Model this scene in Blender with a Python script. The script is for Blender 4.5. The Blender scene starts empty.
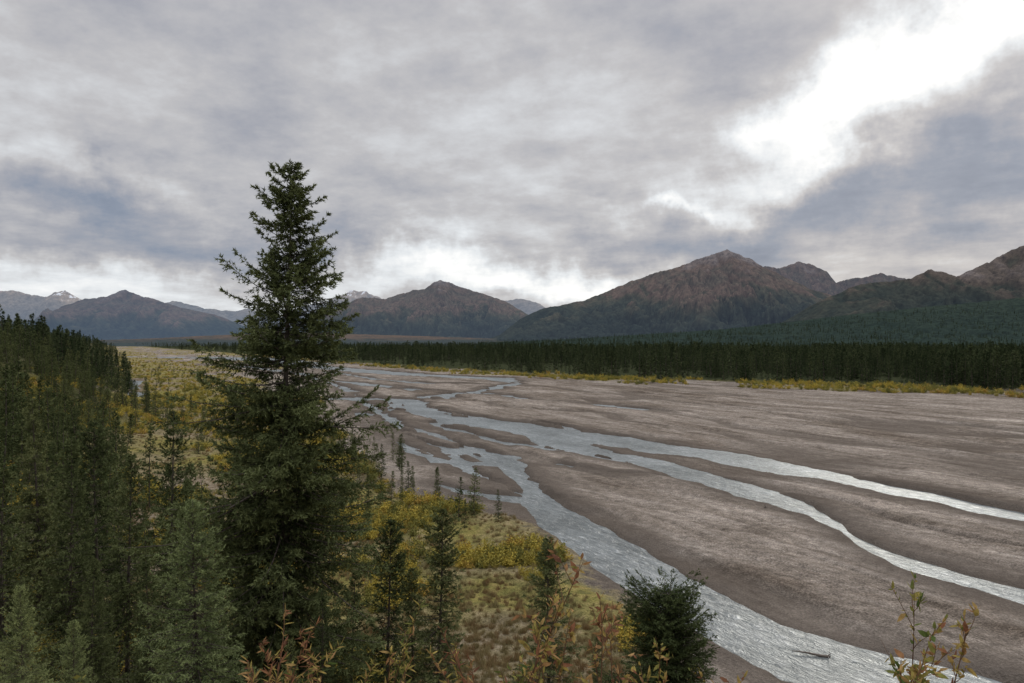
import bpy, math, numpy as np
F=796.0; HC=20.0; PY0=341.5
def G(px,py):
    Y=HC*F/(py-PY0); return ((px-512)/F*Y, Y)
# ---------------------------------------------------------------- noise
def _h(ix,iy,seed):
    n=(ix.astype(np.int64)*374761393+iy.astype(np.int64)*668265263+seed*1274126177)&0x7fffffff
    n=((n^(n>>13))*1274126177)&0x7fffffff
    return ((n^(n>>16))&0xffff)/65535.0
def vn(x,y,seed=0):
    ix=np.floor(x);iy=np.floor(y);fx=x-ix;fy=y-iy
    fx=fx*fx*fx*(fx*(fx*6-15)+10);fy=fy*fy*fy*(fy*(fy*6-15)+10)
    a=_h(ix,iy,seed);b=_h(ix+1,iy,seed);c=_h(ix,iy+1,seed);d=_h(ix+1,iy+1,seed)
    return (a+(b-a)*fx)*(1-fy)+(c+(d-c)*fx)*fy
def fbm(x,y,o=4,seed=0,g=0.5):
    s=0;a=1;t=0
    for i in range(o):
        s=s+a*vn(x,y,seed+i*17);t+=a;a*=g
        x,y=(x*0.8-y*0.6)*2.03+3.1,(x*0.6+y*0.8)*2.03+1.7
    return s/t
def sm(a,b,x):
    t=np.clip((x-a)/(b-a),0,1);return t*t*(3-2*t)
# ---------------------------------------------------------------- mesh helper
def mk_mesh(name,V,Fc,mats=(),mi=None,attrs=None,smooth=False):
    me=bpy.data.meshes.new(name);V=np.asarray(V,np.float32);Fc=np.asarray(Fc,np.int32)
    k=Fc.shape[1]
    me.vertices.add(len(V));me.vertices.foreach_set('co',V.ravel())
    me.loops.add(Fc.size);me.loops.foreach_set('vertex_index',Fc.ravel())
    me.polygons.add(len(Fc));me.polygons.foreach_set('loop_start',np.arange(0,Fc.size,k,dtype=np.int32))
    if smooth is True: me.polygons.foreach_set('use_smooth',np.ones(len(Fc),bool))
    if mi is not None: me.polygons.foreach_set('material_index',np.asarray(mi,np.int32))
    for m in mats: me.materials.append(m)
    for n,v in (attrs or {}).items():
        a=me.attributes.new(n,'FLOAT','POINT');a.data.foreach_set('value',np.asarray(v,np.float32))
    me.update(calc_edges=True)
    return me
def add(name,me,loc=(0,0,0),rot=(0,0,0),sc=(1,1,1),coll=None):
    ob=bpy.data.objects.new(name,me);ob.location=loc;ob.rotation_euler=rot;ob.scale=sc
    (coll or bpy.context.scene.collection).objects.link(ob);return ob
# ---------------------------------------------------------------- node helper
class NT:
    def __init__(s,nt): s.nt=nt;s.n=nt.nodes;s.l=nt.links
    def new(s,t,**k):
        x=s.n.new(t)
        for a,b in k.items(): setattr(x,a,b)
        return x
    def put(s,sock,v):
        if hasattr(v,'is_output') : s.l.new(v,sock)
        elif v is not None: sock.default_value=v
    def M(s,op,a,b=None,c=None,clamp=False):
        x=s.new('ShaderNodeMath',operation=op,use_clamp=clamp)
        for i,v in enumerate((a,b,c)): s.put(x.inputs[i],v)
        return x.outputs[0]
    def noise(s,vec,scale,detail=4,rough=0.5,dist=0.0):
        x=s.new('ShaderNodeTexNoise');s.put(x.inputs['Vector'],vec)
        x.inputs['Scale'].default_value=scale;x.inputs['Detail'].default_value=detail
        x.inputs['Roughness'].default_value=rough;x.inputs['Distortion'].default_value=dist
        return x.outputs['Fac']
    def ramp(s,f,stops,interp='LINEAR'):
        x=s.new('ShaderNodeValToRGB');s.put(x.inputs[0],f);r=x.color_ramp;r.interpolation=interp
        while len(r.elements)<len(stops): r.elements.new(0.5)
        for e,(p,c) in zip(r.elements,stops):
            e.position=p;e.color=(*c,1) if len(c)==3 else c
        return x.outputs[0]
    def mix(s,f,a,b,blend='MIX'):
        x=s.new('ShaderNodeMix',data_type='RGBA',blend_type=blend)
        s.put(x.inputs[0],f)
        for i,v in ((6,a),(7,b)):
            if isinstance(v,tuple): v=(*v,1) if len(v)==3 else v
            s.put(x.inputs[i],v)
        return x.outputs[2]
    def attr(s,name): return s.new('ShaderNodeAttribute',attribute_name=name).outputs['Fac']
    def mapv(s,vec,scale=(1,1,1),rot=(0,0,0)):
        x=s.new('ShaderNodeMapping');s.put(x.inputs['Vector'],vec)
        x.inputs['Scale'].default_value=scale;x.inputs['Rotation'].default_value=rot;return x.outputs[0]
    def bump(s,h,strength=0.5,dist=0.1,normal=None):
        x=s.new('ShaderNodeBump');s.put(x.inputs['Height'],h)
        x.inputs['Strength'].default_value=strength;x.inputs['Distance'].default_value=dist
        if normal: s.put(x.inputs['Normal'],normal)
        return x.outputs[0]
def mat(name):
    m=bpy.data.materials.new(name);m.use_nodes=True;t=NT(m.node_tree)
    b=t.n['Principled BSDF'];b.inputs['Roughness'].default_value=0.9
    b.inputs['Specular IOR Level'].default_value=0.2
    return m,t,b
def matd(name):
    m=bpy.data.materials.new(name);m.use_nodes=True;t=NT(m.node_tree)
    t.n.remove(t.n['Principled BSDF']);b=t.new('ShaderNodeBsdfDiffuse')
    t.l.new(b.outputs[0],t.n['Material Output'].inputs[0]);return m,t,b
def pos(t): return t.new('ShaderNodeNewGeometry').outputs['Position']
def objc(t): return t.new('ShaderNodeTexCoord').outputs['Object']
def rnd(t): return t.new('ShaderNodeObjectInfo').outputs['Random']
# ---------------------------------------------------------------- terrain definition
CH=[]
def chan(mode,pts,k=1.0):
    P=[G(a,b) for a,b,_ in pts]
    R=[]
    for i,(a,b,w) in enumerate(pts):
        j0=max(i-1,0);j1=min(i+1,len(pts)-1)
        dx=P[j1][0]-P[j0][0];dy=P[j1][1]-P[j0][1];L=math.hypot(dx,dy)+1e-6;Y=P[i][1]
        if mode=='v': r=0.5*w*Y*Y/(HC*F)*abs(dx)/L
        else: r=0.5*w*Y/F*abs(dy)/L
        R.append(max(r*k,0.5))
    for i in range(len(P)-1): CH.append((*P[i],*P[i+1],R[i],R[i+1]))
chan('v',[(215,358,2),(260,360,2),(300,365,2.5),(380,372,4),(440,376,4),(490,378,5),(514,382,5)],0.75)
chan('v',[(514,383,5),(480,391,6),(430,397,7),(405,402,8)],0.75)
chan('v',[(405,402,8),(425,411,9),(475,421,10),(540,430,11),(620,441,10),(700,452,12),(780,466,15),(860,481,19),(940,498,23),(1024,516,28),(1120,538,34),(1300,580,44)],1.2)
chan('v',[(470,420,6),(540,436,8),(600,453,9),(660,463,12),(720,482,17),(780,499,24),(820,515,36),(850,533,34),(880,549,26),(930,568,25),(1024,595,28),(1120,622,32),(1300,670,40)],1.35)
chan('h',[(405,402,14),(385,415,10),(402,430,14),(450,448,22),(500,458,30),(528,480,24),(540,500,30),(565,522,42),(600,545,58),(640,570,64),(680,596,72),(740,630,96),(810,655,130),(880,672,160),(960,695,190),(1100,740,200)])
chan('v',[(345,388,3),(370,405,5),(400,425,6),(440,437,6),(480,450,6),(510,456,7)],0.6)
chan('v',[(395,440,3),(440,462,6),(500,462,6)],0.6)
chan('v',[(440,483,2),(480,492,6),(530,498,7)],0.8)
chan('v',[(105,379,3),(125,381,4),(118,390,5),(138,397,3)])
chan('v',[(120,357,1.2),(200,357,1.2),(260,358,1.5),(330,364,1.5)],0.7)
chan('v',[(345,398,4),(400,400,5)],0.7)
chan('v',[(330,380,2),(380,386,3),(440,391,3)],0.7)
chan('v',[(545,422,3),(565,426,5),(600,436,5)],0.7)
chan('v',[(360,412,3),(385,420,4),(430,440,4),(450,452,4)],0.6)
chan('v',[(330,372,1.5),(370,378,2),(420,383,2),(480,384,2)],0.7)
chan('v',[(560,462,2),(610,472,2),(660,474,3)],0.7)
chan('v',[(240,366,1.2),(300,373,1.5),(345,388,2),(380,397,2)],0.7)
chan('v',[(420,415,2),(450,428,3),(500,440,3),(540,447,3),(600,455,3)],0.6)
chan('v',[(450,448,3),(470,470,3),(520,492,4)],0.6)
chan('v',[(480,391,2),(530,399,1.5),(600,404,1.2),(680,412,1.0)],0.6)
WL=-0.35
XB_Y=[0,46.5,61.5,89,123,179,306,430,600,838,1770,6000];XB_X=[14,11,8.3,-1,-13.5,-33,-78,-148,-245,-370,-860,-3200]
YF_X=[-3000,-850,-400,-173,-21,66,128,200,400,900,4000];YF_Y=[6000,2000,1200,758,513,415,362,318,255,150,100]
FD=(0.476,-0.879) # flow direction
def terrain(X,Y):
    X=np.asarray(X,float);Y=np.asarray(Y,float)
    a=X*FD[0]+Y*FD[1];b=-X*FD[1]+Y*FD[0]
    wp=(fbm(a/60,b/40,3,61)-0.5)*40
    dn=np.abs(2*fbm(a/150,(b+wp)/26,3,63)-1);dn2=np.abs(2*fbm(a/60,(b+wp)/9,2,67)-1)
    dryc=sm(0.15,0.02,dn)*0.6+sm(0.12,0.0,dn2)*0.22
    bed=(fbm(a/55,b/9,4,3)-0.5)*1.0+(fbm(a/9,b/2.5,3,9)-0.5)*0.26+0.25-dryc
    bed=np.maximum(bed,-0.27)
    sd=np.full(X.shape,1e3)
    m=(Y>20)&(Y<1500)
    x=X[m];y=Y[m];s=np.full(x.shape,1e3)
    for x0,y0,x1,y1,r0,r1 in CH:
        dx=x1-x0;dy=y1-y0;t=np.clip(((x-x0)*dx+(y-y0)*dy)/(dx*dx+dy*dy+1e-9),0,1)
        s=np.minimum(s,np.hypot(x-x0-dx*t,y-y0-dy*t)-(r0+(r1-r0)*t))
    s=s+(fbm(x/11,y/14,5,21,0.6)-0.5)*4.6*np.clip(y/110,0.7,2.8)-0.2
    am=a[m];bm=b[m]
    s=s+sm(0.63,0.74,fbm(am/22,bm/4.5,4,27,0.55))*3.5*sm(100,150,y)
    sd[m]=s
    z=bed+(-1.3-bed)*sm(0.8,-1.6,sd)
    wet=np.maximum(sm(7,0.3,sd),dryc*1.3)
    wob=(fbm(X/25,Y/25,4,5)-0.5)
    xb=np.interp(Y,XB_Y,XB_X)
    dv=(xb-X)+wob*np.clip(Y*0.2,9,110)
    veg=sm(-1,6,dv)
    # vegetated islands on the far left flats
    isl=sm(0.52,0.6,fbm(a/80,b/22,4,111))*sm(350,500,Y)*sm(0,60,-X-0.18*Y)*sm(1.0,6.0,sd)
    veg=np.maximum(veg,isl)
    yf=np.interp(X,YF_X,YF_Y)
    df=(Y-yf)+wob*60
    forest=sm(0,30,df)
    veg2=sm(-70,0,df)*sm(0.42,0.58,fbm(X/30,Y/22,4,31))
    vg=np.maximum(np.maximum(veg,forest),veg2*0.9)
    dry=sm(0,3,sd)
    z=z+(0.45*veg+0.8*forest)*dry+veg*dry*(fbm(X/5,Y/5,3,8)-0.5)*0.5
    sl=(-X-20-0.5*(Y-60))/1.118+(fbm(X/60,Y/60,3,12)-0.5)*26*np.clip((Y-40)/60,0,1)
    hl=18*sm(0,52,sl)+np.clip(sl-52,0,1500)*0.012
    hl=hl*(1-0.6*sm(1200,2600,Y))
    hn=18.2*np.clip((38-Y)/36,0,1)
    hb=np.maximum(hl,hn)
    bl=sm(-1,4,np.maximum(sl,(38-Y)))
    z=z+hb+bl*(fbm(X/6,Y/6,3,44)-0.5)*0.8*sm(4,12,np.hypot(X,Y))
    vg=np.maximum(vg,bl)
    return z,vg,forest,wet*(1-veg),bl,sl,sd
def tz(x,y): return float(terrain(np.array([x]),np.array([y]))[0][0])
na=1000
th=np.radians(np.linspace(-62,62,na))
d=np.concatenate([np.geomspace(26,60,90,endpoint=False),np.geomspace(60,700,760,endpoint=False),np.geomspace(700,22000,170)])
T,D=np.meshgrid(th,d)
X=np.sin(T)*D;Y=np.cos(T)*D-30
z,vg,fo,wet,bl,sl,sd=terrain(X.ravel(),Y.ravel())
V=np.stack([X.ravel(),Y.ravel(),z],1)
nr=len(d);i=np.arange(nr-1)[:,None]*na+np.arange(na-1)[None];i=i.ravel()
Fc=np.stack([i,i+1,i+na+1,i+na],1)
m,t,b=matd('ground_gravel_and_tundra')
P=pos(t)
Pf=t.mapv(P,(1,1,1),(0,0,math.radians(61.6)))
n1=t.noise(t.mapv(Pf,(0.22,1,1)),0.26,6,0.72,0.8);n2=t.noise(P,0.9,4,0.65);n3=t.noise(P,6,2,0.75);n4=t.noise(P,0.035,4,0.55);n5=t.noise(t.mapv(Pf,(0.3,1,1)),0.045,5,0.62,1.0)
gr=t.ramp(n1,[(0.34,(0.13,0.11,0.092)),(0.46,(0.21,0.182,0.157)),(0.56,(0.262,0.230,0.202)),(0.72,(0.37,0.335,0.30))])
gr=t.mix(0.9,gr,t.ramp(n5,[(0.36,(0.64,0.61,0.58)),(0.5,(0.95,0.95,0.95)),(0.64,(1.22,1.22,1.22))]),'MULTIPLY')
gr=t.mix(0.9,gr,t.ramp(n3,[(0.3,(0.4,0.4,0.4)),(0.5,(0.95,0.95,0.95)),(0.7,(1.7,1.7,1.7))]),'MULTIPLY')
gr=t.mix(0.8,gr,t.ramp(n2,[(0.3,(0.55,0.54,0.53)),(0.7,(1.45,1.43,1.4))]),'MULTIPLY')
gr=t.mix(t.M('MULTIPLY',t.attr('wet'),0.85,clamp=True),gr,(0.10,0.084,0.071))
ve=t.ramp(n2,[(0.28,(0.085,0.08,0.033)),(0.42,(0.15,0.14,0.048)),(0.55,(0.22,0.19,0.065)),(0.7,(0.28,0.215,0.09))])
ve=t.mix(t.ramp(n4,[(0.43,(0,0,0)),(0.60,(1,1,1))]),ve,t.ramp(n2,[(0.3,(0.12,0.092,0.062)),(0.5,(0.20,0.16,0.112)),(0.68,(0.29,0.245,0.195))]))
ve=t.mix(0.6,ve,t.ramp(n3,[(0.3,(0.4,0.4,0.4)),(0.7,(1.5,1.5,1.5))]),'MULTIPLY')
vf=t.M('ADD',t.attr('veg'),t.M('MULTIPLY',t.M('SUBTRACT',n2,0.5),1.2))
vf=t.M('MULTIPLY_ADD',t.M('SUBTRACT',vf,0.5),2.0,0.5,clamp=True)
col=t.mix(vf,gr,ve)
fc=t.ramp(n2,[(0.3,(0.02,0.028,0.016)),(0.7,(0.055,0.058,0.03))])
col=t.mix(t.attr('forest'),col,fc)
t.l.new(col,b.inputs['Color'])
hh=t.M('ADD',t.M('MULTIPLY',n3,0.16),t.M('MULTIPLY',n2,0.35))
t.l.new(t.bump(hh,1.0,1.3),b.inputs['Normal'])
me=mk_mesh('ground',V,Fc,[m],attrs={'veg':vg,'forest':np.maximum(fo,bl*sm(8,16,sl)*0.7),'wet':wet},smooth=True)
add('ground',me)
# water
m,t,b=mat('silty_river_water');P=pos(t)
Pf=t.mapv(P,(1,1,1),(0,0,math.radians(61.6)));Ps=t.mapv(Pf,(0.4,1,1))
w1=t.noise(Ps,1.7,4,0.75,0.5);w2=t.noise(Ps,0.12,3,0.6)
c=t.ramp(w1,[(0.33,(0.09,0.10,0.10)),(0.5,(0.14,0.153,0.153)),(0.62,(0.20,0.212,0.212)),(0.72,(0.42,0.44,0.44))])
c=t.mix(0.9,c,t.ramp(w2,[(0.35,(0.66,0.66,0.65)),(0.65,(1.3,1.3,1.32))]),'MULTIPLY')
t.n.remove(b);dif=t.new('ShaderNodeBsdfDiffuse');t.l.new(c,dif.inputs[0])
gl=t.new('ShaderNodeBsdfGlossy');gl.inputs['Roughness'].default_value=0.28;gl.inputs[0].default_value=(0.60,0.635,0.655,1)
bu=t.bump(w1,0.8,0.4);t.l.new(bu,dif.inputs['Normal']);t.l.new(bu,gl.inputs['Normal'])
fr=t.new('ShaderNodeFresnel');fr.inputs[0].default_value=1.33;t.l.new(bu,fr.inputs['Normal'])
mx=t.new('ShaderNodeMixShader');t.l.new(t.M('MINIMUM',t.M('MULTIPLY',fr.outputs[0],0.7),0.30),mx.inputs[0]);t.l.new(dif.outputs[0],mx.inputs[1]);t.l.new(gl.outputs[0],mx.inputs[2])
t.l.new(mx.outputs[0],t.n['Material Output'].inputs[0])
gx=np.linspace(-900,900,60);gy=np.linspace(38,1500,60);X,Y=np.meshgrid(gx,gy)
V=np.stack([X.ravel(),Y.ravel(),np.full(X.size,WL)],1);i=(np.arange(59)[:,None]*60+np.arange(59)).ravel()
add('river',mk_mesh('river',V,np.stack([i,i+1,i+61,i+60],1),[m],smooth=True))
# ---------------------------------------------------------------- mountains
def mountain(name,prof,Yc,Yb,seed,lam,ramps,haze,hazecol,A=0.60,jag=0.014,snow=None,pw=1.15,tex=0.85):
    px=[p[0] for p in prof];py=[p[1] for p in prof]
    nU=900;nT=210;nB=25
    u=np.linspace(px[0],px[-1],nU)
    yc=Yc*(1+0.10*(fbm(u/90,u*0+seed,3,seed)-0.5))
    H=np.interp(u,px,py);H=(PY0-H)/F*yc+HC
    H=H*(1+jag*2*(fbm(u/6,u*0+3.3,4,seed+5,0.6)-0.5)*1.5)
    X0=(u-512)/F*yc
    tt=np.concatenate([np.linspace(0,1,nT),1+np.linspace(0.02,0.8,nB)])
    TT,U=np.meshgrid(tt,np.arange(nU),indexing='ij')
    Yg=Yb+(yc[U]-Yb)*TT;Xg=X0[U]+0*TT
    Hh=H[U]
    wx=(fbm(Xg/lam/2,Yg/lam/2,3,seed+1)-0.5)*1.6
    n=fbm(Xg/lam+wx,Yg/lam/2.6+wx*0.5,6,seed+2,0.5)
    r=1-np.abs(2*n-1)*2.2
    n2=fbm(Xg/lam*3+wx*2,Yg/lam*1.1,5,seed+3,0.55);r2=1-np.abs(2*n2-1)*2.4
    tf=np.clip(TT,0,1)
    base=np.where(TT<=1,tf**pw,np.clip(1-(TT-1)*1.2,0,1))
    env=np.where(TT<=1,np.sin(np.pi*np.clip(tf,0,1))**0.7*0.9+0.03,0.4*np.sin(np.pi*np.clip((TT-1)/0.8,0,1)))
    Z=Hh*(base-A*env*(0.70*np.clip(r,-0.3,1)+0.30*r2)*base**0.35)-6
    Z=np.maximum(Z,-8)
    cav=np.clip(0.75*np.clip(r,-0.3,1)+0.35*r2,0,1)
    V=np.stack([Xg.ravel(),Yg.ravel(),Z.ravel()],1)
    nt_=len(tt);i=(np.arange(nt_-1)[:,None]*nU+np.arange(nU-1)).ravel()
    Fc=np.stack([i,i+1,i+nU+1,i+nU],1)
    m,t,b=matd(name+'_hazed_slopes');P=pos(t);m.cycles.emission_sampling='NONE'
    hm=H.max()
    al=Z.ravel()/hm
    na_=t.noise(P,2.2/lam,4,0.6);nb=t.noise(t.mapv(P,(1,1,0.35)),13.0/lam,4,0.65)
    f=t.M('ADD',t.attr('alt'),t.M('MULTIPLY',t.M('SUBTRACT',na_,0.5),0.65))
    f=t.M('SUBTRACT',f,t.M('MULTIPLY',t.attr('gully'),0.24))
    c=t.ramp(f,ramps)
    c=t.mix(tex,c,t.ramp(nb,[(0.32,(0.5,0.5,0.5)),(0.5,(0.95,0.95,0.95)),(0.68,(1.4,1.37,1.32))]),'MULTIPLY')
    if snow: c=t.mix(t.ramp(t.M('ADD',f,t.M('MULTIPLY',t.M('SUBTRACT',nb,0.5),0.8)),[(snow,(0,0,0)),(snow+0.06,(1,1,1))]),c,(0.85,0.87,0.9))
    t.l.new(c,b.inputs['Color'])
    t.l.new(t.bump(na_,0.8,lam*0.12),b.inputs['Normal'])
    e=t.new('ShaderNodeEmission');e.inputs[0].default_value=(*hazecol,1)  # aerial haze imitated by an even glow mixed into the slope material
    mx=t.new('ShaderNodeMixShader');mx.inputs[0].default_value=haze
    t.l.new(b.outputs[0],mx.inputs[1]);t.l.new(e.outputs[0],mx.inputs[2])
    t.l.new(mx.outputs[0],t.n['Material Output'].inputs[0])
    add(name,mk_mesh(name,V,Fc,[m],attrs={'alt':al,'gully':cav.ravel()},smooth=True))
    return Xg,Yg,Z
dk=(0.024,0.033,0.027);ol=(0.068,0.066,0.045);rd=(0.125,0.09,0.068);rk=(0.155,0.13,0.118);rl=(0.27,0.24,0.215)
R1=[(0.04,dk),(0.20,(0.040,0.048,0.035)),(0.32,ol),(0.44,rd),(0.58,(0.095,0.082,0.062)),(0.70,rd),(0.84,rk),(1.0,(0.185,0.16,0.148))]
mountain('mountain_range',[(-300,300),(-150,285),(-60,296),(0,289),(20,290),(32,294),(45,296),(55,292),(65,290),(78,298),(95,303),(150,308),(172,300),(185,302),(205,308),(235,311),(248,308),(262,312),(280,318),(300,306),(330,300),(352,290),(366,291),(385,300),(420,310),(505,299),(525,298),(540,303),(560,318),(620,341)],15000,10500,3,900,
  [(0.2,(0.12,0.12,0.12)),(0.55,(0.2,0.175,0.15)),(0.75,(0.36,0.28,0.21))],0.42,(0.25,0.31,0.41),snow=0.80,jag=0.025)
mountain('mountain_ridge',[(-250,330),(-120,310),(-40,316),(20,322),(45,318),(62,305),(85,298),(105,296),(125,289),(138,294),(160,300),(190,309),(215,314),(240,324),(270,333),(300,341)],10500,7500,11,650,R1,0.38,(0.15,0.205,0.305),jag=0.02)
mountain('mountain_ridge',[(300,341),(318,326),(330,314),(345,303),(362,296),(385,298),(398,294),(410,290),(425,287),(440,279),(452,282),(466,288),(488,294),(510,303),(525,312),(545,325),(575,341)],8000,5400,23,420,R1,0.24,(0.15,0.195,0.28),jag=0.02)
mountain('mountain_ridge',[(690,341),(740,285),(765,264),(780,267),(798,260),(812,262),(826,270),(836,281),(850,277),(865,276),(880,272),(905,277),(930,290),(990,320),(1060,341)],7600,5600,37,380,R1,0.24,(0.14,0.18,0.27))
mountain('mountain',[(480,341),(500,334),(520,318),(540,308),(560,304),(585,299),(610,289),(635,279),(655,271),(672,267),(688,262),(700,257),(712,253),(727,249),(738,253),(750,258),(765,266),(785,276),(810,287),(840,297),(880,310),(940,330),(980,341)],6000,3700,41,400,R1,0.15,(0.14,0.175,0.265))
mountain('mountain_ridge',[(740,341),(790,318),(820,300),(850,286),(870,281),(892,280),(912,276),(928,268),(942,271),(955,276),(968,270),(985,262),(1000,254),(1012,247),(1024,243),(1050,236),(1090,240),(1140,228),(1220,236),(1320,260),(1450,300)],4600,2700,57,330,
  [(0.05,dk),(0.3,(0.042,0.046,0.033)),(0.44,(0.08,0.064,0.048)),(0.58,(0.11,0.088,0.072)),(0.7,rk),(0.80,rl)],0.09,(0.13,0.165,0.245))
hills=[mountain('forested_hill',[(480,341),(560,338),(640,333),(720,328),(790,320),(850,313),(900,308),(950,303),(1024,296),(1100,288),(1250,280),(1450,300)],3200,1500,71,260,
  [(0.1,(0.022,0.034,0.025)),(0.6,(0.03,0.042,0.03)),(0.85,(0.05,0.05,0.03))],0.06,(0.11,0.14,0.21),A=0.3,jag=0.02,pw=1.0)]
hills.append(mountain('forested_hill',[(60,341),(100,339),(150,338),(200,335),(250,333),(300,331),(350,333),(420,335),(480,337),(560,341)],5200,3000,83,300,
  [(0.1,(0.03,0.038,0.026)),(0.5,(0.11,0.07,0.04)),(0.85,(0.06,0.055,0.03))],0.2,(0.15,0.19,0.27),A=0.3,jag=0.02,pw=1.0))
# ---------------------------------------------------------------- spruce
m_bark,t,b=matd('spruce_bark');c=t.ramp(t.noise(t.mapv(objc(t),(1,1,0.3)),14,3,0.6),[(0.3,(0.04,0.033,0.028)),(0.7,(0.13,0.11,0.095))]);t.l.new(c,b.inputs['Color'])
def needle_mat(name,dark,light,ns=1.4):
    m,t,b=matd(name)
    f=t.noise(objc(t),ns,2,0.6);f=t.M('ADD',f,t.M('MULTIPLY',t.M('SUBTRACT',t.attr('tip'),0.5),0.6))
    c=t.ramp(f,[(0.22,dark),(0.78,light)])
    v=t.M('MULTIPLY_ADD',rnd(t),0.7,0.65)
    hs=t.new('ShaderNodeHueSaturation');t.put(hs.inputs['Value'],v);t.l.new(c,hs.inputs['Color'])
    t.put(hs.inputs['Hue'],t.M('MULTIPLY_ADD',rnd(t),-0.04,0.512))
    t.l.new(hs.outputs[0],b.inputs['Color'])
    return m
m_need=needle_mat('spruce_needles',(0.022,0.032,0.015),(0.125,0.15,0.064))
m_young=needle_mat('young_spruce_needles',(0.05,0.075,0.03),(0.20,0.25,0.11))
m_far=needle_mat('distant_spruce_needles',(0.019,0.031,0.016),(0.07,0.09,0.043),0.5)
def nrm(a): return a/(np.linalg.norm(a,axis=-1,keepdims=True)+1e-9)
def spruce(name,H,R,prof,nb,step,ppt,leaf,lw,seed,mneed,twig=0.35,tubes=True,trunk=0.012,rough=0.35,maxtw=0.5,droop=0.0,top_up=0.75,thick=0.22):
    g=np.random.default_rng(seed)
    h=np.sort(g.uniform(0.03,0.99,nb));i=np.arange(nb)
    az=i*2.39996+g.normal(0,0.4,nb)
    cl=fbm(np.cos(az)*1.6+h*H*0.9+seed,np.sin(az)*1.6+h*H*0.35,3,seed)
    cl=np.clip((cl-0.5)*1.7+0.5,0,1)
    L=R*np.interp(h,[p[0] for p in prof],[p[1] for p in prof])*g.uniform(0.6,1.12,nb)*(1-rough+2*rough*cl)
    L=np.maximum(L,0.05)
    a=-0.38+(top_up+0.38)*h**2.2+g.normal(0,0.16,nb)-droop;bb=0.22+g.normal(0,0.10,nb)+droop*0.5
    a=np.where(h>0.93,np.minimum(a,(1.0-h)*H/np.maximum(L,0.05)*0.35),a)
    bend=lambda zz:np.stack([0.012*H*np.sin(zz/H*3+seed),0.01*H*np.cos(zz/H*4+seed)-0.01*H],-1)
    nt=np.maximum(4,(L/step).astype(int));k=np.repeat(i,nt);n=len(k)
    s=g.uniform(0.06,1,n)**0.75
    last=np.cumsum(nt)-1;s[last]=1.0
    e=np.stack([np.cos(az[k]),np.sin(az[k]),0*az[k]],1);p=np.stack([-e[:,1],e[:,0],0*s],1)
    side=np.where(g.random(n)<0.5,-1,1).astype(float);side[last]=0
    Lk=L[k];z0=h[k]*H
    o=e*(Lk*s)[:,None];o[:,2]=z0+Lk*(a[k]*s+bb[k]*s*s)
    o[:,:2]+=bend(z0)
    o+=p*(g.normal(0,0.03,n)*Lk)[:,None]
    sl=a[k]+2*bb[k]*s
    td=nrm(e*0.7+p*(side*g.uniform(0.5,1.0,n))[:,None]+np.array([0,0,1])*(sl*0.8-0.15+g.normal(0,thick*1.6,n))[:,None])
    tl=np.clip((0.08+twig*Lk*(1.08-s))*g.uniform(0.6,1.2,n),0.06,maxtw)
    q=np.repeat(np.arange(n),ppt);N=len(q)
    tt=g.uniform(0,1,N)
    O=o[q]+td[q]*(tl[q]*tt)[:,None];O[:,2]-=0.2*tt*tt*tl[q]
    dd=nrm(td[q]*0.8+g.normal(0,0.55,(N,3)));w=nrm(np.cross(dd,g.normal(0,1,(N,3))))
    ll=leaf*g.uniform(0.6,1.3,N);ww=(lw*g.uniform(0.7,1.3,N))[:,None]
    V=np.stack([O-w*ww*0.5,O+w*ww*0.5,O+dd*ll[:,None]],1).reshape(-1,3)
    tip=np.repeat(np.clip(s[q]*0.65+tt*0.35,0,1),3)
    Fc=np.arange(3*N).reshape(-1,3);mi=np.zeros(N,int)
    ns=8;zz=np.linspace(-0.02,1.0,18)*H;rr=trunk*H*(1-zz/H*0.96);rr[-1]=0.004
    an=np.arange(ns)*2*np.pi/ns;bx=bend(zz)
    TV=np.stack([(bx[:,0:1]+rr[:,None]*np.cos(an)).ravel(),(bx[:,1:2]+rr[:,None]*np.sin(an)).ravel(),np.repeat(zz,ns)],1)
    tf=[]
    for r in range(17):
        for c in range(ns):
            a0=r*ns+c;a1=r*ns+(c+1)%ns;tf+=[(a0,a1,a1+ns),(a0,a1+ns,a0+ns)]
    off=len(V);V=np.concatenate([V,TV]);Fc=np.concatenate([Fc,np.array(tf)+off]);mi=np.concatenate([mi,np.ones(len(tf),int)]);tip=np.concatenate([tip,np.zeros(len(TV))])
    if tubes:
        ss=np.linspace(0,1,5);bV=[];bF=[]
        E=np.stack([np.cos(az),np.sin(az),0*az],1);Pp=np.stack([-E[:,1],E[:,0],0*az],1)
        for j,s_ in enumerate(ss):
            c=E*(L*s_)[:,None];c[:,2]=h*H+L*(a*s_+bb*s_*s_);c[:,:2]+=bend(h*H)
            r=(0.011*L+0.004)*(1-0.85*s_)
            bV.append(np.stack([c+Pp*r[:,None],c-Pp*r[:,None],c+np.array([0,0,1.4])*r[:,None]],1))
        bV=np.stack(bV,1)
        base=(np.arange(nb)*15)[:,None]
        fl=[]
        for j in range(4):
            for c in range(3):
                a0=j*3+c;a1=j*3+(c+1)%3;fl+=[(a0,a1,a1+3),(a0,a1+3,a0+3)]
        fl=np.array(fl);bF=(base[:,:,None]+fl[None]).reshape(-1,3)
        off=len(V);V=np.concatenate([V,bV.reshape(-1,3)]);Fc=np.concatenate([Fc,bF+off]);mi=np.concatenate([mi,np.ones(len(bF),int)]);tip=np.concatenate([tip,np.zeros(nb*15)])
    return mk_mesh(name,V,Fc,[mneed,m_bark],mi,{'tip':tip})
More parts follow.
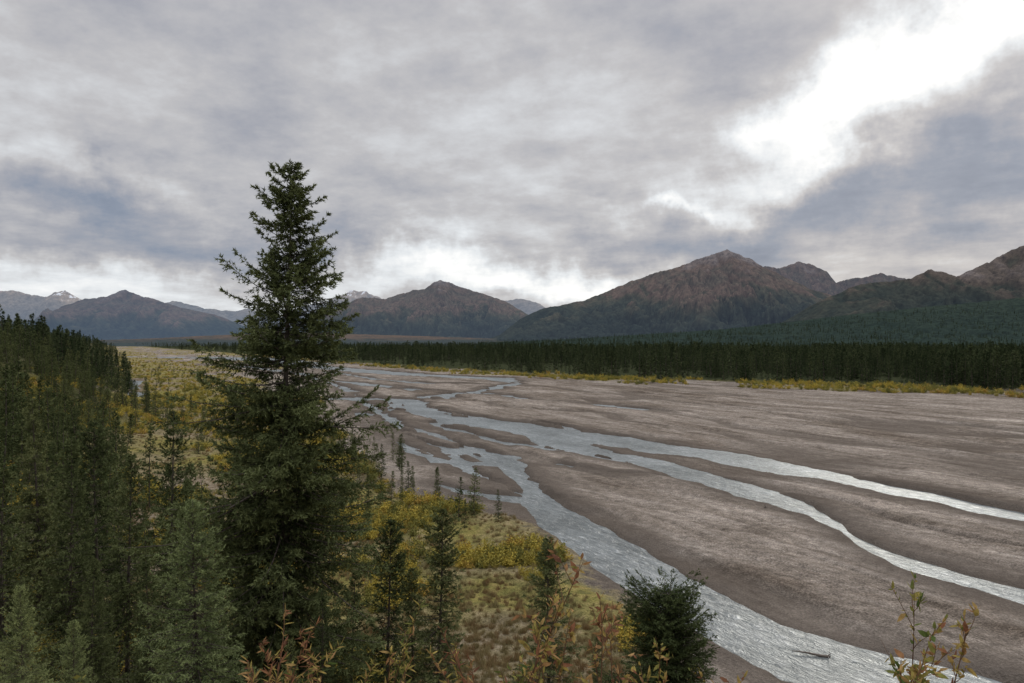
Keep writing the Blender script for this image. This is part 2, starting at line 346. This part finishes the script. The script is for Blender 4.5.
hero_prof=[(0,0.5),(0.1,1.2),(0.2,1.8),(0.35,2.2),(0.45,2.3),(0.52,2.0),(0.58,2.05),(0.62,1.85),(0.66,1.35),(0.70,1.45),(0.74,1.4),(0.773,1.5),(0.80,1.15),(0.83,0.85),(0.855,0.95),(0.88,1.05),(0.90,0.7),(0.93,0.8),(0.955,0.5),(0.975,0.32),(1,0.06)]
con=[(0,0.6),(0.12,1.0),(0.3,0.9),(0.5,0.68),(0.7,0.45),(0.85,0.26),(0.95,0.12),(1,0.05)]
colm=[(0,0.6),(0.15,0.95),(0.4,1.0),(0.6,0.8),(0.8,0.5),(0.93,0.28),(1,0.06)]
bushy=[(0,0.9),(0.2,1.0),(0.5,1.0),(0.75,0.8),(0.9,0.55),(1,0.15)]
def place(px,ptop,D,me,H0,wid=1.0,rz=0.0,name='spruce_tree'):
    x=(px-512)/F*D;zt=HC-(ptop-PY0)/F*D;zb=tz(x,D)-0.1
    s=(zt-zb)/H0
    return add(name,me,(x,D,zb),(0,0,rz),(s*wid,s*wid,s))
hz=tz(-6.2,22);HH=(HC+182/F*22)-hz+0.1
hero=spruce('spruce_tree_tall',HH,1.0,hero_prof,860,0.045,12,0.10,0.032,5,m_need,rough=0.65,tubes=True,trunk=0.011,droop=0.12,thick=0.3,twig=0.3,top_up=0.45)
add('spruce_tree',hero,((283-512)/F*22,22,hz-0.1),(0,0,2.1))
md=[spruce('spruce_mid_a',8,1.25,con,340,0.055,8,0.085,0.028,11,m_need,rough=0.5),
    spruce('spruce_mid_b',8,1.0,colm,380,0.05,8,0.085,0.028,12,m_need,rough=0.6),
    spruce('spruce_mid_c',8,1.5,con,360,0.06,8,0.09,0.03,13,m_need,rough=0.5)]
yg=[spruce('spruce_young_a',6.5,1.7,con,420,0.05,10,0.06,0.018,21,m_young,top_up=1.0),
    spruce('spruce_young_b',4,1.15,bushy,620,0.03,12,0.05,0.017,22,m_need,top_up=1.0)]
for (px,pt,D,me,H0,w,rz) in [
 (437,508,24,md[1],8,1.0,1),(387,520,27,md[1],8,0.95,2),(415,568,25,md[1],8,0.9,4),(550,538,20,md[1],8,1.0,3),
 (668,592,15.5,yg[1],4,1.1,0.5),(597,636,15,md[0],8,1.0,2.2),(233,385,30,md[2],8,0.85,1.3),(171,410,38,md[0],8,0.85,0.2),
 (130,455,33,md[2],8,0.9,3.3),(100,420,40,md[1],8,0.85,5),(195,500,17.5,yg[0],6.5,0.95,1.0),(68,440,30,md[2],8,0.85,2.7),
 (38,398,44,md[0],8,0.9,4.4),(8,470,24,md[2],8,0.9,5.1),(352,560,28,md[0],8,0.9,0.9),(20,585,12,yg[0],6.5,0.8,2.4),
 (95,560,20,md[2],8,0.9,3.9),(320,590,19,md[2],8,0.9,1.9),(245,560,24,md[0],8,1.1,2.9),(150,560,24,md[0],8,1.0,4.9),(75,620,13,yg[0],6.5,0.8,0.4),(290,640,15,md[2],8,1,3.0)]:
    place(px,pt,D,me,H0,w,rz)
# ---------------------------------------------------------------- instanced masses
def colln(name,meshes):
    c=bpy.data.collections.new(name)
    for k,me in enumerate(meshes): c.objects.link(bpy.data.objects.new('%s_part_%02d'%(name,k),me))
    return c
def scatter(name,P,rot,scl,idx,coll):
    me=bpy.data.meshes.new(name);me.vertices.add(len(P));me.vertices.foreach_set('co',np.asarray(P,np.float32).ravel())
    a=me.attributes.new('irot','FLOAT_VECTOR','POINT');a.data.foreach_set('vector',np.asarray(rot,np.float32).ravel())
    a=me.attributes.new('iscl','FLOAT_VECTOR','POINT');a.data.foreach_set('vector',np.asarray(scl,np.float32).ravel())
    a=me.attributes.new('iidx','INT','POINT');a.data.foreach_set('value',np.asarray(idx,np.int32))
    ob=add(name,me)
    ng=bpy.data.node_groups.new(name+'_gn','GeometryNodeTree')
    ng.interface.new_socket('Geometry',in_out='INPUT',socket_type='NodeSocketGeometry');ng.interface.new_socket('Geometry',in_out='OUTPUT',socket_type='NodeSocketGeometry')
    n=ng.nodes;l=ng.links;gi=n.new('NodeGroupInput');go=n.new('NodeGroupOutput')
    ci=n.new('GeometryNodeCollectionInfo');ci.inputs['Collection'].default_value=coll;ci.inputs['Separate Children'].default_value=True;ci.inputs['Reset Children'].default_value=True
    ip=n.new('GeometryNodeInstanceOnPoints');ip.inputs['Pick Instance'].default_value=True
    def na(nm,ty):
        x=n.new('GeometryNodeInputNamedAttribute');x.data_type=ty;x.inputs['Name'].default_value=nm
        return [o for o in x.outputs if o.enabled and o.name=='Attribute'][0]
    l.new(gi.outputs[0],ip.inputs['Points']);l.new(ci.outputs[0],ip.inputs['Instance'])
    l.new(na('iidx','INT'),ip.inputs['Instance Index']);l.new(na('irot','FLOAT_VECTOR'),ip.inputs['Rotation']);l.new(na('iscl','FLOAT_VECTOR'),ip.inputs['Scale'])
    l.new(ip.outputs[0],go.inputs[0])
    md_=ob.modifiers.new('scatter','NODES');md_.node_group=ng
    return ob
def do_scatter(name,x,y,smin,smax,coll,nvar,g,tilt=0.04,wmin=0.8,wmax=1.2,dz=-0.1,z=None,clump=0.0):
    if z is None: z=terrain(x,y)[0]+dz
    n=len(x);s=g.uniform(smin,smax,n);w=g.uniform(wmin,wmax,n)
    if clump: s=s*(1+clump*(fbm(x/35,y/60,3,77)-0.5)*2)
    rot=np.stack([g.normal(0,tilt,n),g.normal(0,tilt,n),g.uniform(0,6.28,n)],1)
    return scatter(name,np.stack([x,y,z],1),rot,np.stack([s*w,s*w,s],1),g.integers(0,nvar,n),coll)
g=np.random.default_rng(7)
ml=[spruce('sl_a',9,1.35,con,110,0.12,6,0.20,0.075,31,m_need,tubes=False,maxtw=0.5,rough=0.5),
    spruce('sl_b',9,1.05,colm,110,0.12,6,0.20,0.075,32,m_need,tubes=False,rough=0.55),
    spruce('sl_c',9,1.6,con,120,0.13,6,0.2,0.075,33,m_need,tubes=False,rough=0.5)]
n=5200;Yy=np.exp(g.uniform(math.log(42),math.log(300),n));tn=g.uniform(-0.95,-0.25,n);Xx=tn*Yy
_,_,_,_,_,sl_,_=terrain(Xx,Yy)
keep=(sl_>3)&(g.random(n)<sm(0,22,sl_)*0.75+0.03)&((Yy*Yy/9e4+0.18)>g.random(n))
Xl,Yl=Xx[keep],Yy[keep]
do_scatter('spruce_forest',Xl,Yl,0.5,1.2,colln('bluff_spruce',ml),3,g,clump=0.3)
ff=[spruce('sf_%d'%k,10,[1.5,1.25,1.7,1.1][k],[con,colm,con,colm][k],46,0.3,4,0.5,0.2,50+k,m_far,tubes=False,maxtw=0.7,twig=0.4) for k in range(4)]
cf=colln('valley_spruce',ff)
n=4500;Yy=np.exp(g.uniform(math.log(280),math.log(2600),n));Xx=Yy*g.uniform(-1.0,-0.4,n)
_,_,_,_,_,sl_,_=terrain(Xx,Yy);keep=sl_>6
do_scatter('spruce_forest',Xx[keep],Yy[keep],0.55,1.3,cf,4,g,clump=0.3)
n=44000;Yy=np.exp(g.uniform(math.log(240),math.log(4200),n));Xx=Yy*g.uniform(-0.62,0.85,n)
_,_,fo_,_,_,sl_,_=terrain(Xx,Yy);keep=(fo_>0.3)&(sl_<0)
Xx,Yy=Xx[keep],Yy[keep]
yf=np.interp(Xx,YF_X,YF_Y);open_=fbm(Xx/40,Yy/70,3,99)
k2=(g.random(len(Xx))<0.75)&((open_<0.54)|(Yy>yf+160)|(g.random(len(Xx))<0.22))
do_scatter('spruce_forest',Xx[k2],Yy[k2],0.45,1.6,cf,4,g,clump=0.45)
hx,hy,hz_=[q[:205].ravel() for q in hills[0]];k=g.integers(0,len(hx),9000)
k=k[(np.abs(hx[k]/hy[k])<0.8)]
do_scatter('spruce_forest',hx[k],hy[k],0.6,1.3,cf,4,g,z=hz_[k])
# ---------------------------------------------------------------- shrubs
def leaf_mat(name,stops,tr=0.35):
    m,t,b=matd(name);f=t.M('ADD',t.M('MULTIPLY',rnd(t),0.75),t.M('MULTIPLY',t.noise(objc(t),3,2,0.6),0.35))
    c=t.ramp(f,stops);t.l.new(c,b.inputs['Color']);return m
m_wil=leaf_mat('willow_shrub_leaves',[(0.1,(0.10,0.11,0.04)),(0.35,(0.18,0.17,0.05)),(0.6,(0.31,0.26,0.06)),(0.82,(0.42,0.325,0.065)),(0.98,(0.33,0.19,0.07))])
m_dry=leaf_mat('dry_grass',[(0.1,(0.17,0.145,0.065)),(0.5,(0.25,0.20,0.10)),(0.9,(0.20,0.12,0.06))])
def shrub(name,seed,n,ls,m_):
    g=np.random.default_rng(seed);k=g.integers(0,14,n)
    az=g.uniform(0,6.28,14);le=g.uniform(0.3,1.0,14);in_=g.uniform(0.1,0.9,14)
    t_=g.uniform(0.25,1,n)
    c=np.stack([np.cos(az[k])*in_[k]*t_*0.9,np.sin(az[k])*in_[k]*t_*0.9,le[k]*t_],1)+g.normal(0,0.09,(n,3))
    c[:,2]=np.abs(c[:,2])
    d=nrm(g.normal(0,1,(n,3))+np.array([0,0,0.5]));w=nrm(np.cross(d,g.normal(0,1,(n,3))))
    l=(ls*g.uniform(0.6,1.4,n))[:,None]
    V=np.stack([c,c+d*l*0.5+w*l*0.28,c+d*l,c+d*l*0.5-w*l*0.28],1).reshape(-1,3)
    return mk_mesh(name,V,np.arange(4*n).reshape(-1,4),[m_])
cs=colln('willow_shrub',[shrub('ws%d'%k,60+k,360,0.14,m_wil) for k in range(4)])
def tuft(name,seed,n,m_):
    g=np.random.default_rng(seed);az=g.uniform(0,6.28,n);r=g.uniform(0,0.5,n)
    o=np.stack([np.cos(az)*r,np.sin(az)*r,0*r],1);d=nrm(np.stack([g.normal(0,0.35,n),g.normal(0,0.35,n),np.ones(n)],1));w=nrm(np.cross(d,g.normal(0,1,(n,3))))*0.02
    l=g.uniform(0.4,1,n)[:,None]
    V=np.stack([o-w,o+w,o+d*l],1).reshape(-1,3);return mk_mesh(name,V,np.arange(3*n).reshape(-1,3),[m_])
ct=colln('grass_tuft',[tuft('gt%d'%k,80+k,70,m_dry) for k in range(3)])
n=50000;Yy=np.exp(g.uniform(math.log(42),math.log(1500),n));Xx=Yy*g.uniform(-0.75,0.25,n)
_,v_,f_,_,_,sl_,sd_=terrain(Xx,Yy)
nz=fbm(Xx/14,Yy/14,4,91)
keep=(v_>0.6)&(f_<0.1)&(sl_<30)&(sd_>2)&(g.random(n)<sm(0.42,0.62,nz+0.16*sm(70,170,Yy))*0.9)
do_scatter('willow_shrubs',Xx[keep],Yy[keep],0.35,1.6,cs,4,g,0.1,z=None)
n=26000;Yy=np.exp(g.uniform(math.log(40),math.log(260),n));Xx=Yy*g.uniform(-0.7,0.28,n)
_,v_,f_,_,_,sl_,sd_=terrain(Xx,Yy);keep=(v_>0.5)&(f_<0.1)&(sl_<10)&(sd_>2)&(g.random(n)<sm(0.3,0.6,fbm(Xx/9,Yy/9,3,95)))
do_scatter('dry_grass',Xx[keep],Yy[keep],0.25,0.6,ct,3,g,0.1,dz=0)
n=40000;Yy=np.exp(g.uniform(math.log(200),math.log(1100),n));Xx=Yy*g.uniform(-0.4,0.8,n)
yf=np.interp(Xx,YF_X,YF_Y);_,v_,f_,_,_,_,sd_=terrain(Xx,Yy)
keep=(((v_>0.3)&(f_<0.4)&(Yy>yf-95)&(sd_>2))|((np.abs(Yy-yf+8)<24)&(f_<0.8)&(sd_>2)&(fbm(Xx/25,Yy/25,3,19)>0.45)))&(g.random(n)<0.8)
do_scatter('willow_shrubs',Xx[keep],Yy[keep],0.6,2.4,cs,4,g,0.1)
n=2600;Yy=g.uniform(11,42,n);Xx=g.uniform(-30,16,n)
do_scatter('willow_shrubs',Xx,Yy,0.3,0.8,cs,4,g,0.15)
n=240;Yy=np.exp(g.uniform(math.log(80),math.log(700),n));Xx=np.interp(Yy,XB_Y,XB_X)-g.uniform(4,60,n)*Yy/200
_,_,_,_,_,sl_,sd_=terrain(Xx,Yy);k=(sl_<8)&(sd_>3);do_scatter('spruce_saplings',Xx[k],Yy[k],0.15,0.6,colln('terrace_spruce',ml),3,g)
# ---------------------------------------------------------------- foreground plants
m_stem,t,b=matd('willow_stem');b.inputs['Color'].default_value=(0.12,0.07,0.045,1)
m_or,t,b=matd('autumn_leaf')
f=t.attr('lc');c=t.ramp(f,[(0.0,(0.09,0.13,0.04)),(0.25,(0.20,0.20,0.06)),(0.45,(0.37,0.29,0.09)),(0.65,(0.38,0.24,0.11)),(0.85,(0.28,0.13,0.075)),(1,(0.17,0.085,0.055))])
c=t.mix(0.7,c,t.ramp(t.noise(objc(t),40,2),[(0.3,(0.45,0.45,0.45)),(0.7,(1.2,1.2,1.2))]),'MULTIPLY');t.l.new(c,b.inputs['Color'])
x=t.new('ShaderNodeBsdfTranslucent');t.l.new(c,x.inputs[0]);mx=t.new('ShaderNodeMixShader');mx.inputs[0].default_value=0.3
t.l.new(b.outputs[0],mx.inputs[1]);t.l.new(x.outputs[0],mx.inputs[2]);t.l.new(mx.outputs[0],t.n['Material Output'].inputs[0])
def plant(name,stems,seed,leaf=0.06,lw=0.2,lc=(0.3,0.9),nl=26,start=0.35,side=True):
    g=np.random.default_rng(seed);V=[];Fc=[];mi=[];lcv=[]
    def tube(p0,p1,r0,r1,bow):
        k=7;pts=[]
        for j in range(k+1):
            s=j/k;q=p0*(1-s)+p1*s+bow*math.sin(math.pi*s);pts.append(q)
        b0=len(V)
        for j,q in enumerate(pts):
            r=r0+(r1-r0)*j/k
            for c in range(5):
                a=c*2*math.pi/5;V.append((q[0]+r*math.cos(a),q[1]+r*math.sin(a),q[2]));lcv.append(0)
        for j in range(k):
            for c in range(5):
                Fc.append((b0+j*5+c,b0+j*5+(c+1)%5,b0+(j+1)*5+(c+1)%5,b0+(j+1)*5+c));mi.append(1)
        return lambda s:p0*(1-s)+p1*s+bow*math.sin(math.pi*s)
    def leafat(q,axis,col,sc):
        d=axis*0.5+g.normal(0,0.6,3)+np.array([0,0,0.1]);d/=np.linalg.norm(d)
        w=np.cross(d,g.normal(0,1,3));w/=np.linalg.norm(w);nn=np.cross(d,w)
        l=leaf*sc*g.uniform(0.45,1.25);ww=l*lw*g.uniform(0.6,1.1);cu=-nn*l*g.uniform(0.0,0.4)
        b0=len(V)
        for pt in (q,q+d*l*0.3+w*ww,q+d*l*0.65+w*ww*0.8+cu*0.5,q+d*l+cu,q+d*l*0.65-w*ww*0.8+cu*0.5,q+d*l*0.3-w*ww):
            V.append(tuple(pt));lcv.append(col)
        Fc.append((b0,b0+1,b0+4,b0+5));mi.append(0);Fc.append((b0+1,b0+2,b0+3,b0+4));mi.append(0)
    for st in stems:
        p0=np.array(st[:3]);p1=np.array(st[3:]);L=np.linalg.norm(p1-p0)
        bow=g.normal(0,0.05,3)*L;f=tube(p0,p1,0.005+0.0015*L,0.0015,bow)
        ax=(p1-p0)/L;base=g.uniform(*lc)
        for _ in range(int(nl)):
            s=start+(1-start)*g.random()**0.8;leafat(f(s),ax,float(np.clip(base+g.normal(0,0.2),0,1)),1.1-0.4*s)
        if side:
            for _ in range(6):
                s=g.uniform(start*0.9,0.9);q=f(s);d=ax+g.normal(0,0.55,3);d/=np.linalg.norm(d);e=q+d*L*g.uniform(0.12,0.28)
                f2=tube(q,e,0.003,0.001,g.normal(0,0.01,3))
                for _ in range(int(nl*0.45)): leafat(f2(g.uniform(0.2,1)),d,float(np.clip(base+g.normal(0,0.2),0,1)),0.9)
    return mk_mesh(name,V,Fc,[m_or,m_stem],mi,{'lc':lcv})
def stems(pts,D,g,spread=0.15):
    o=[]
    for px,py in pts:
        d=D+g.uniform(-0.3,0.3);x=(px-512)/F*d;zt=HC-(py-PY0)/F*d;x0=x+g.normal(0,spread);y0=d+g.normal(0,spread)
        o.append((x0,y0,tz(x0,y0)-0.05,x,d,zt))
    return o
g=np.random.default_rng(3)
add('willow_shrub',plant('willow_a',stems([(583,562),(556,590),(600,598),(533,622),(570,615),(612,606),(545,645),(590,640)],4.8,g,0.2),1,0.07,0.2,(0.25,0.75),18))
add('willow_shrub',plant('willow_b',stems([(914,592),(935,628),(968,626),(900,660),(950,650),(925,655)],4.6,g,0.2),2,0.07,0.22,(0.25,0.55),18))
add('fireweed',plant('fireweed_a',stems([(285,610),(300,630),(262,640),(318,622),(275,655),(340,645),(330,660),(247,660),(310,650),(292,665)],5.0,g,0.25),3,0.085,0.10,(0.4,0.9),48,0.3,False))
add('fireweed',plant('fireweed_b',stems([(405,630),(420,606),(440,628),(390,650),(455,645),(375,662),(430,652),(470,660),(412,656)],5.0,g,0.25),4,0.085,0.10,(0.35,0.85),48,0.3,False))
add('willow_shrub',plant('willow_c',stems([(500,668),(520,652),(640,664),(660,652),(690,670)],5.3,g,0.25),5,0.065,0.22,(0.2,0.65),16))
m_dw,t,b=mat('driftwood_grey');b.inputs['Base Color'].default_value=(0.13,0.11,0.095,1)
def drift(px,py,L,rz,seed):
    g=np.random.default_rng(seed);V=[];Fc=[]
    def limb(p,d,l,r):
        b0=len(V);q=np.array(p,float);dd=np.array(d,float);dd/=np.linalg.norm(dd)
        for j in range(7):
            for c in range(6):
                a=c*math.pi/3;V.append((q[0]-dd[1]*r*math.cos(a)*(1-j/8),q[1]+dd[0]*r*math.cos(a)*(1-j/8),q[2]+r*math.sin(a)*(1-j/8)))
            q=q+dd*l/6;dd=dd+g.normal(0,0.08,3);dd/=np.linalg.norm(dd)
        for j in range(6):
            for c in range(6): Fc.append((b0+j*6+c,b0+j*6+(c+1)%6,b0+j*6+6+(c+1)%6,b0+j*6+6+c))
    limb((0,0,0),(1,0,0.02),L,0.10)
    for k in range(5):
        a=g.uniform(0,6.28);limb((0,0,0.05),(-0.4,math.cos(a),math.sin(a)*0.7+0.3),0.45,0.04)
    for k in range(3):
        limb((L*g.uniform(0.4,0.8),0,0.05),(0.8,g.normal(0,0.7),0.5),L*0.2,0.02)
    x,y=G(px,py);add('driftwood_log',mk_mesh('driftwood_log',V,Fc,[m_dw],smooth=True),(x,y,max(tz(x,y),WL)+0.06),(0,0,rz))
for k,(a,b_,l,r) in enumerate([(828,652,2.2,2.8),(765,510,1.2,1.0)]): drift(a,b_,l,r,k)
# ---------------------------------------------------------------- sky
w=bpy.data.worlds.new('sky');bpy.context.scene.world=w;w.use_nodes=True;t=NT(w.node_tree)
bg=t.n['Background'];bg.inputs['Strength'].default_value=0.1
SA=math.radians(27);SE=math.radians(20)
nis=t.new('ShaderNodeTexSky',sky_type='NISHITA');nis.sun_disc=False;nis.sun_elevation=SE;nis.sun_rotation=SA
tc=t.new('ShaderNodeTexCoord').outputs['Generated']
sx=t.new('ShaderNodeSeparateXYZ');t.l.new(tc,sx.inputs[0]);x,y,zz=sx.outputs
az=t.M('ARCTAN2',x,y);el=t.M('ARCSINE',zz)
zc=t.M('ADD',t.M('MAXIMUM',zz,0.0),0.16)
cb=t.new('ShaderNodeCombineXYZ');t.l.new(t.M('DIVIDE',x,zc),cb.inputs[0]);t.l.new(t.M('DIVIDE',y,zc),cb.inputs[1])
pl=cb.outputs[0];plr=t.mapv(pl,(0.9,1.1,1),(0,0,math.radians(25)))
nA=t.noise(plr,1.1,5,0.55);nB=t.noise(t.mapv(pl,(1,0.9,1),(0,0,0.5)),3.8,5,0.62)
wn=t.new('ShaderNodeTexNoise');t.l.new(tc,wn.inputs['Vector']);wn.inputs['Scale'].default_value=5.0;wn.inputs['Detail'].default_value=6;wn.inputs['Roughness'].default_value=0.62
ws=t.new('ShaderNodeSeparateColor');t.l.new(wn.outputs['Color'],ws.inputs[0]);wA,wB,nC=ws.outputs
azw=t.M('ADD',az,t.M('MULTIPLY',t.M('SUBTRACT',wA,0.5),0.46));elw=t.M('ADD',el,t.M('MULTIPLY',t.M('SUBTRACT',wB,0.5),0.26))
def gauss(px,py,rx,ry,rot,amp):
    a0=math.atan((px-512)/F);e0=math.atan((PY0-py)/F*math.cos(a0));r=math.radians(rot);c=math.cos(r);s=math.sin(r)
    du=t.M('SUBTRACT',azw,a0);dv=t.M('SUBTRACT',elw,e0)
    p=t.M('DIVIDE',t.M('ADD',t.M('MULTIPLY',du,c),t.M('MULTIPLY',dv,s)),rx/F)
    q=t.M('DIVIDE',t.M('SUBTRACT',t.M('MULTIPLY',dv,c),t.M('MULTIPLY',du,s)),ry/F)
    e=t.M('EXPONENT',t.M('MULTIPLY',t.M('ADD',t.M('MULTIPLY',p,p),t.M('MULTIPLY',q,q)),-1))
    return t.M('MULTIPLY',e,amp)
v=t.M('ADD',0.53,t.M('ADD',t.M('MULTIPLY',t.M('SUBTRACT',nA,0.5),0.58),t.M('ADD',t.M('MULTIPLY',t.M('SUBTRACT',nB,0.5),0.46),t.M('MULTIPLY',t.M('SUBTRACT',nC,0.5),0.38))))
for gs in [(940,50,170,44,24,0.48),(1010,5,90,40,20,0.2),(800,125,75,32,25,0.26),(690,183,28,9,0,0.22),
  (480,272,150,28,0,0.42),(600,285,60,18,0,0.25),(150,285,250,24,0,0.20),
  (940,190,220,50,18,-0.27),(720,225,150,28,5,-0.20),(60,185,110,22,-5,-0.28),(160,235,220,22,3,-0.18)]:
    v=t.M('ADD',v,gauss(*gs))
col=t.ramp(v,[(0.08,(0.18,0.22,0.30)),(0.26,(0.265,0.305,0.385)),(0.40,(0.385,0.395,0.44)),(0.54,(0.53,0.525,0.54)),(0.75,(0.78,0.81,0.84)),(0.97,(1.05,1.05,1.04))])
bo=t.new('ShaderNodeMapRange');t.l.new(el,bo.inputs[0]);bo.inputs[1].default_value=math.radians(26);bo.inputs[2].default_value=math.radians(55);bo.inputs[3].default_value=10.0;bo.inputs[4].default_value=31;bo.interpolation_type='SMOOTHSTEP'
vm=t.new('ShaderNodeVectorMath',operation='SCALE');t.l.new(col,vm.inputs[0]);t.l.new(bo.outputs[0],vm.inputs['Scale'])
t.l.new(t.mix(0.03,vm.outputs[0],nis.outputs[0]),bg.inputs[0])
w.cycles.sampling_method='MANUAL';w.cycles.sample_map_resolution=512
sun=bpy.data.lights.new('sun','SUN');sun.energy=1.5;sun.angle=math.radians(12);sun.color=(1,0.92,0.80)
so=bpy.data.objects.new('sun',sun);bpy.context.scene.collection.objects.link(so)
from mathutils import Vector
dv=Vector((math.sin(SA)*math.cos(SE),math.cos(SA)*math.cos(SE),math.sin(SE)))
so.rotation_euler=dv.to_track_quat('Z','Y').to_euler()
cam=bpy.data.cameras.new('camera');cam.lens=28;cam.sensor_width=36;cam.clip_end=60000;cam.clip_start=0.1
co=bpy.data.objects.new('camera',cam);co.location=(0,0,HC);co.rotation_euler=(math.radians(90),0,0);bpy.context.scene.collection.objects.link(co)
sc=bpy.context.scene;sc.camera=co
sc.view_settings.view_transform='Standard';sc.view_settings.look='None';sc.view_settings.exposure=0
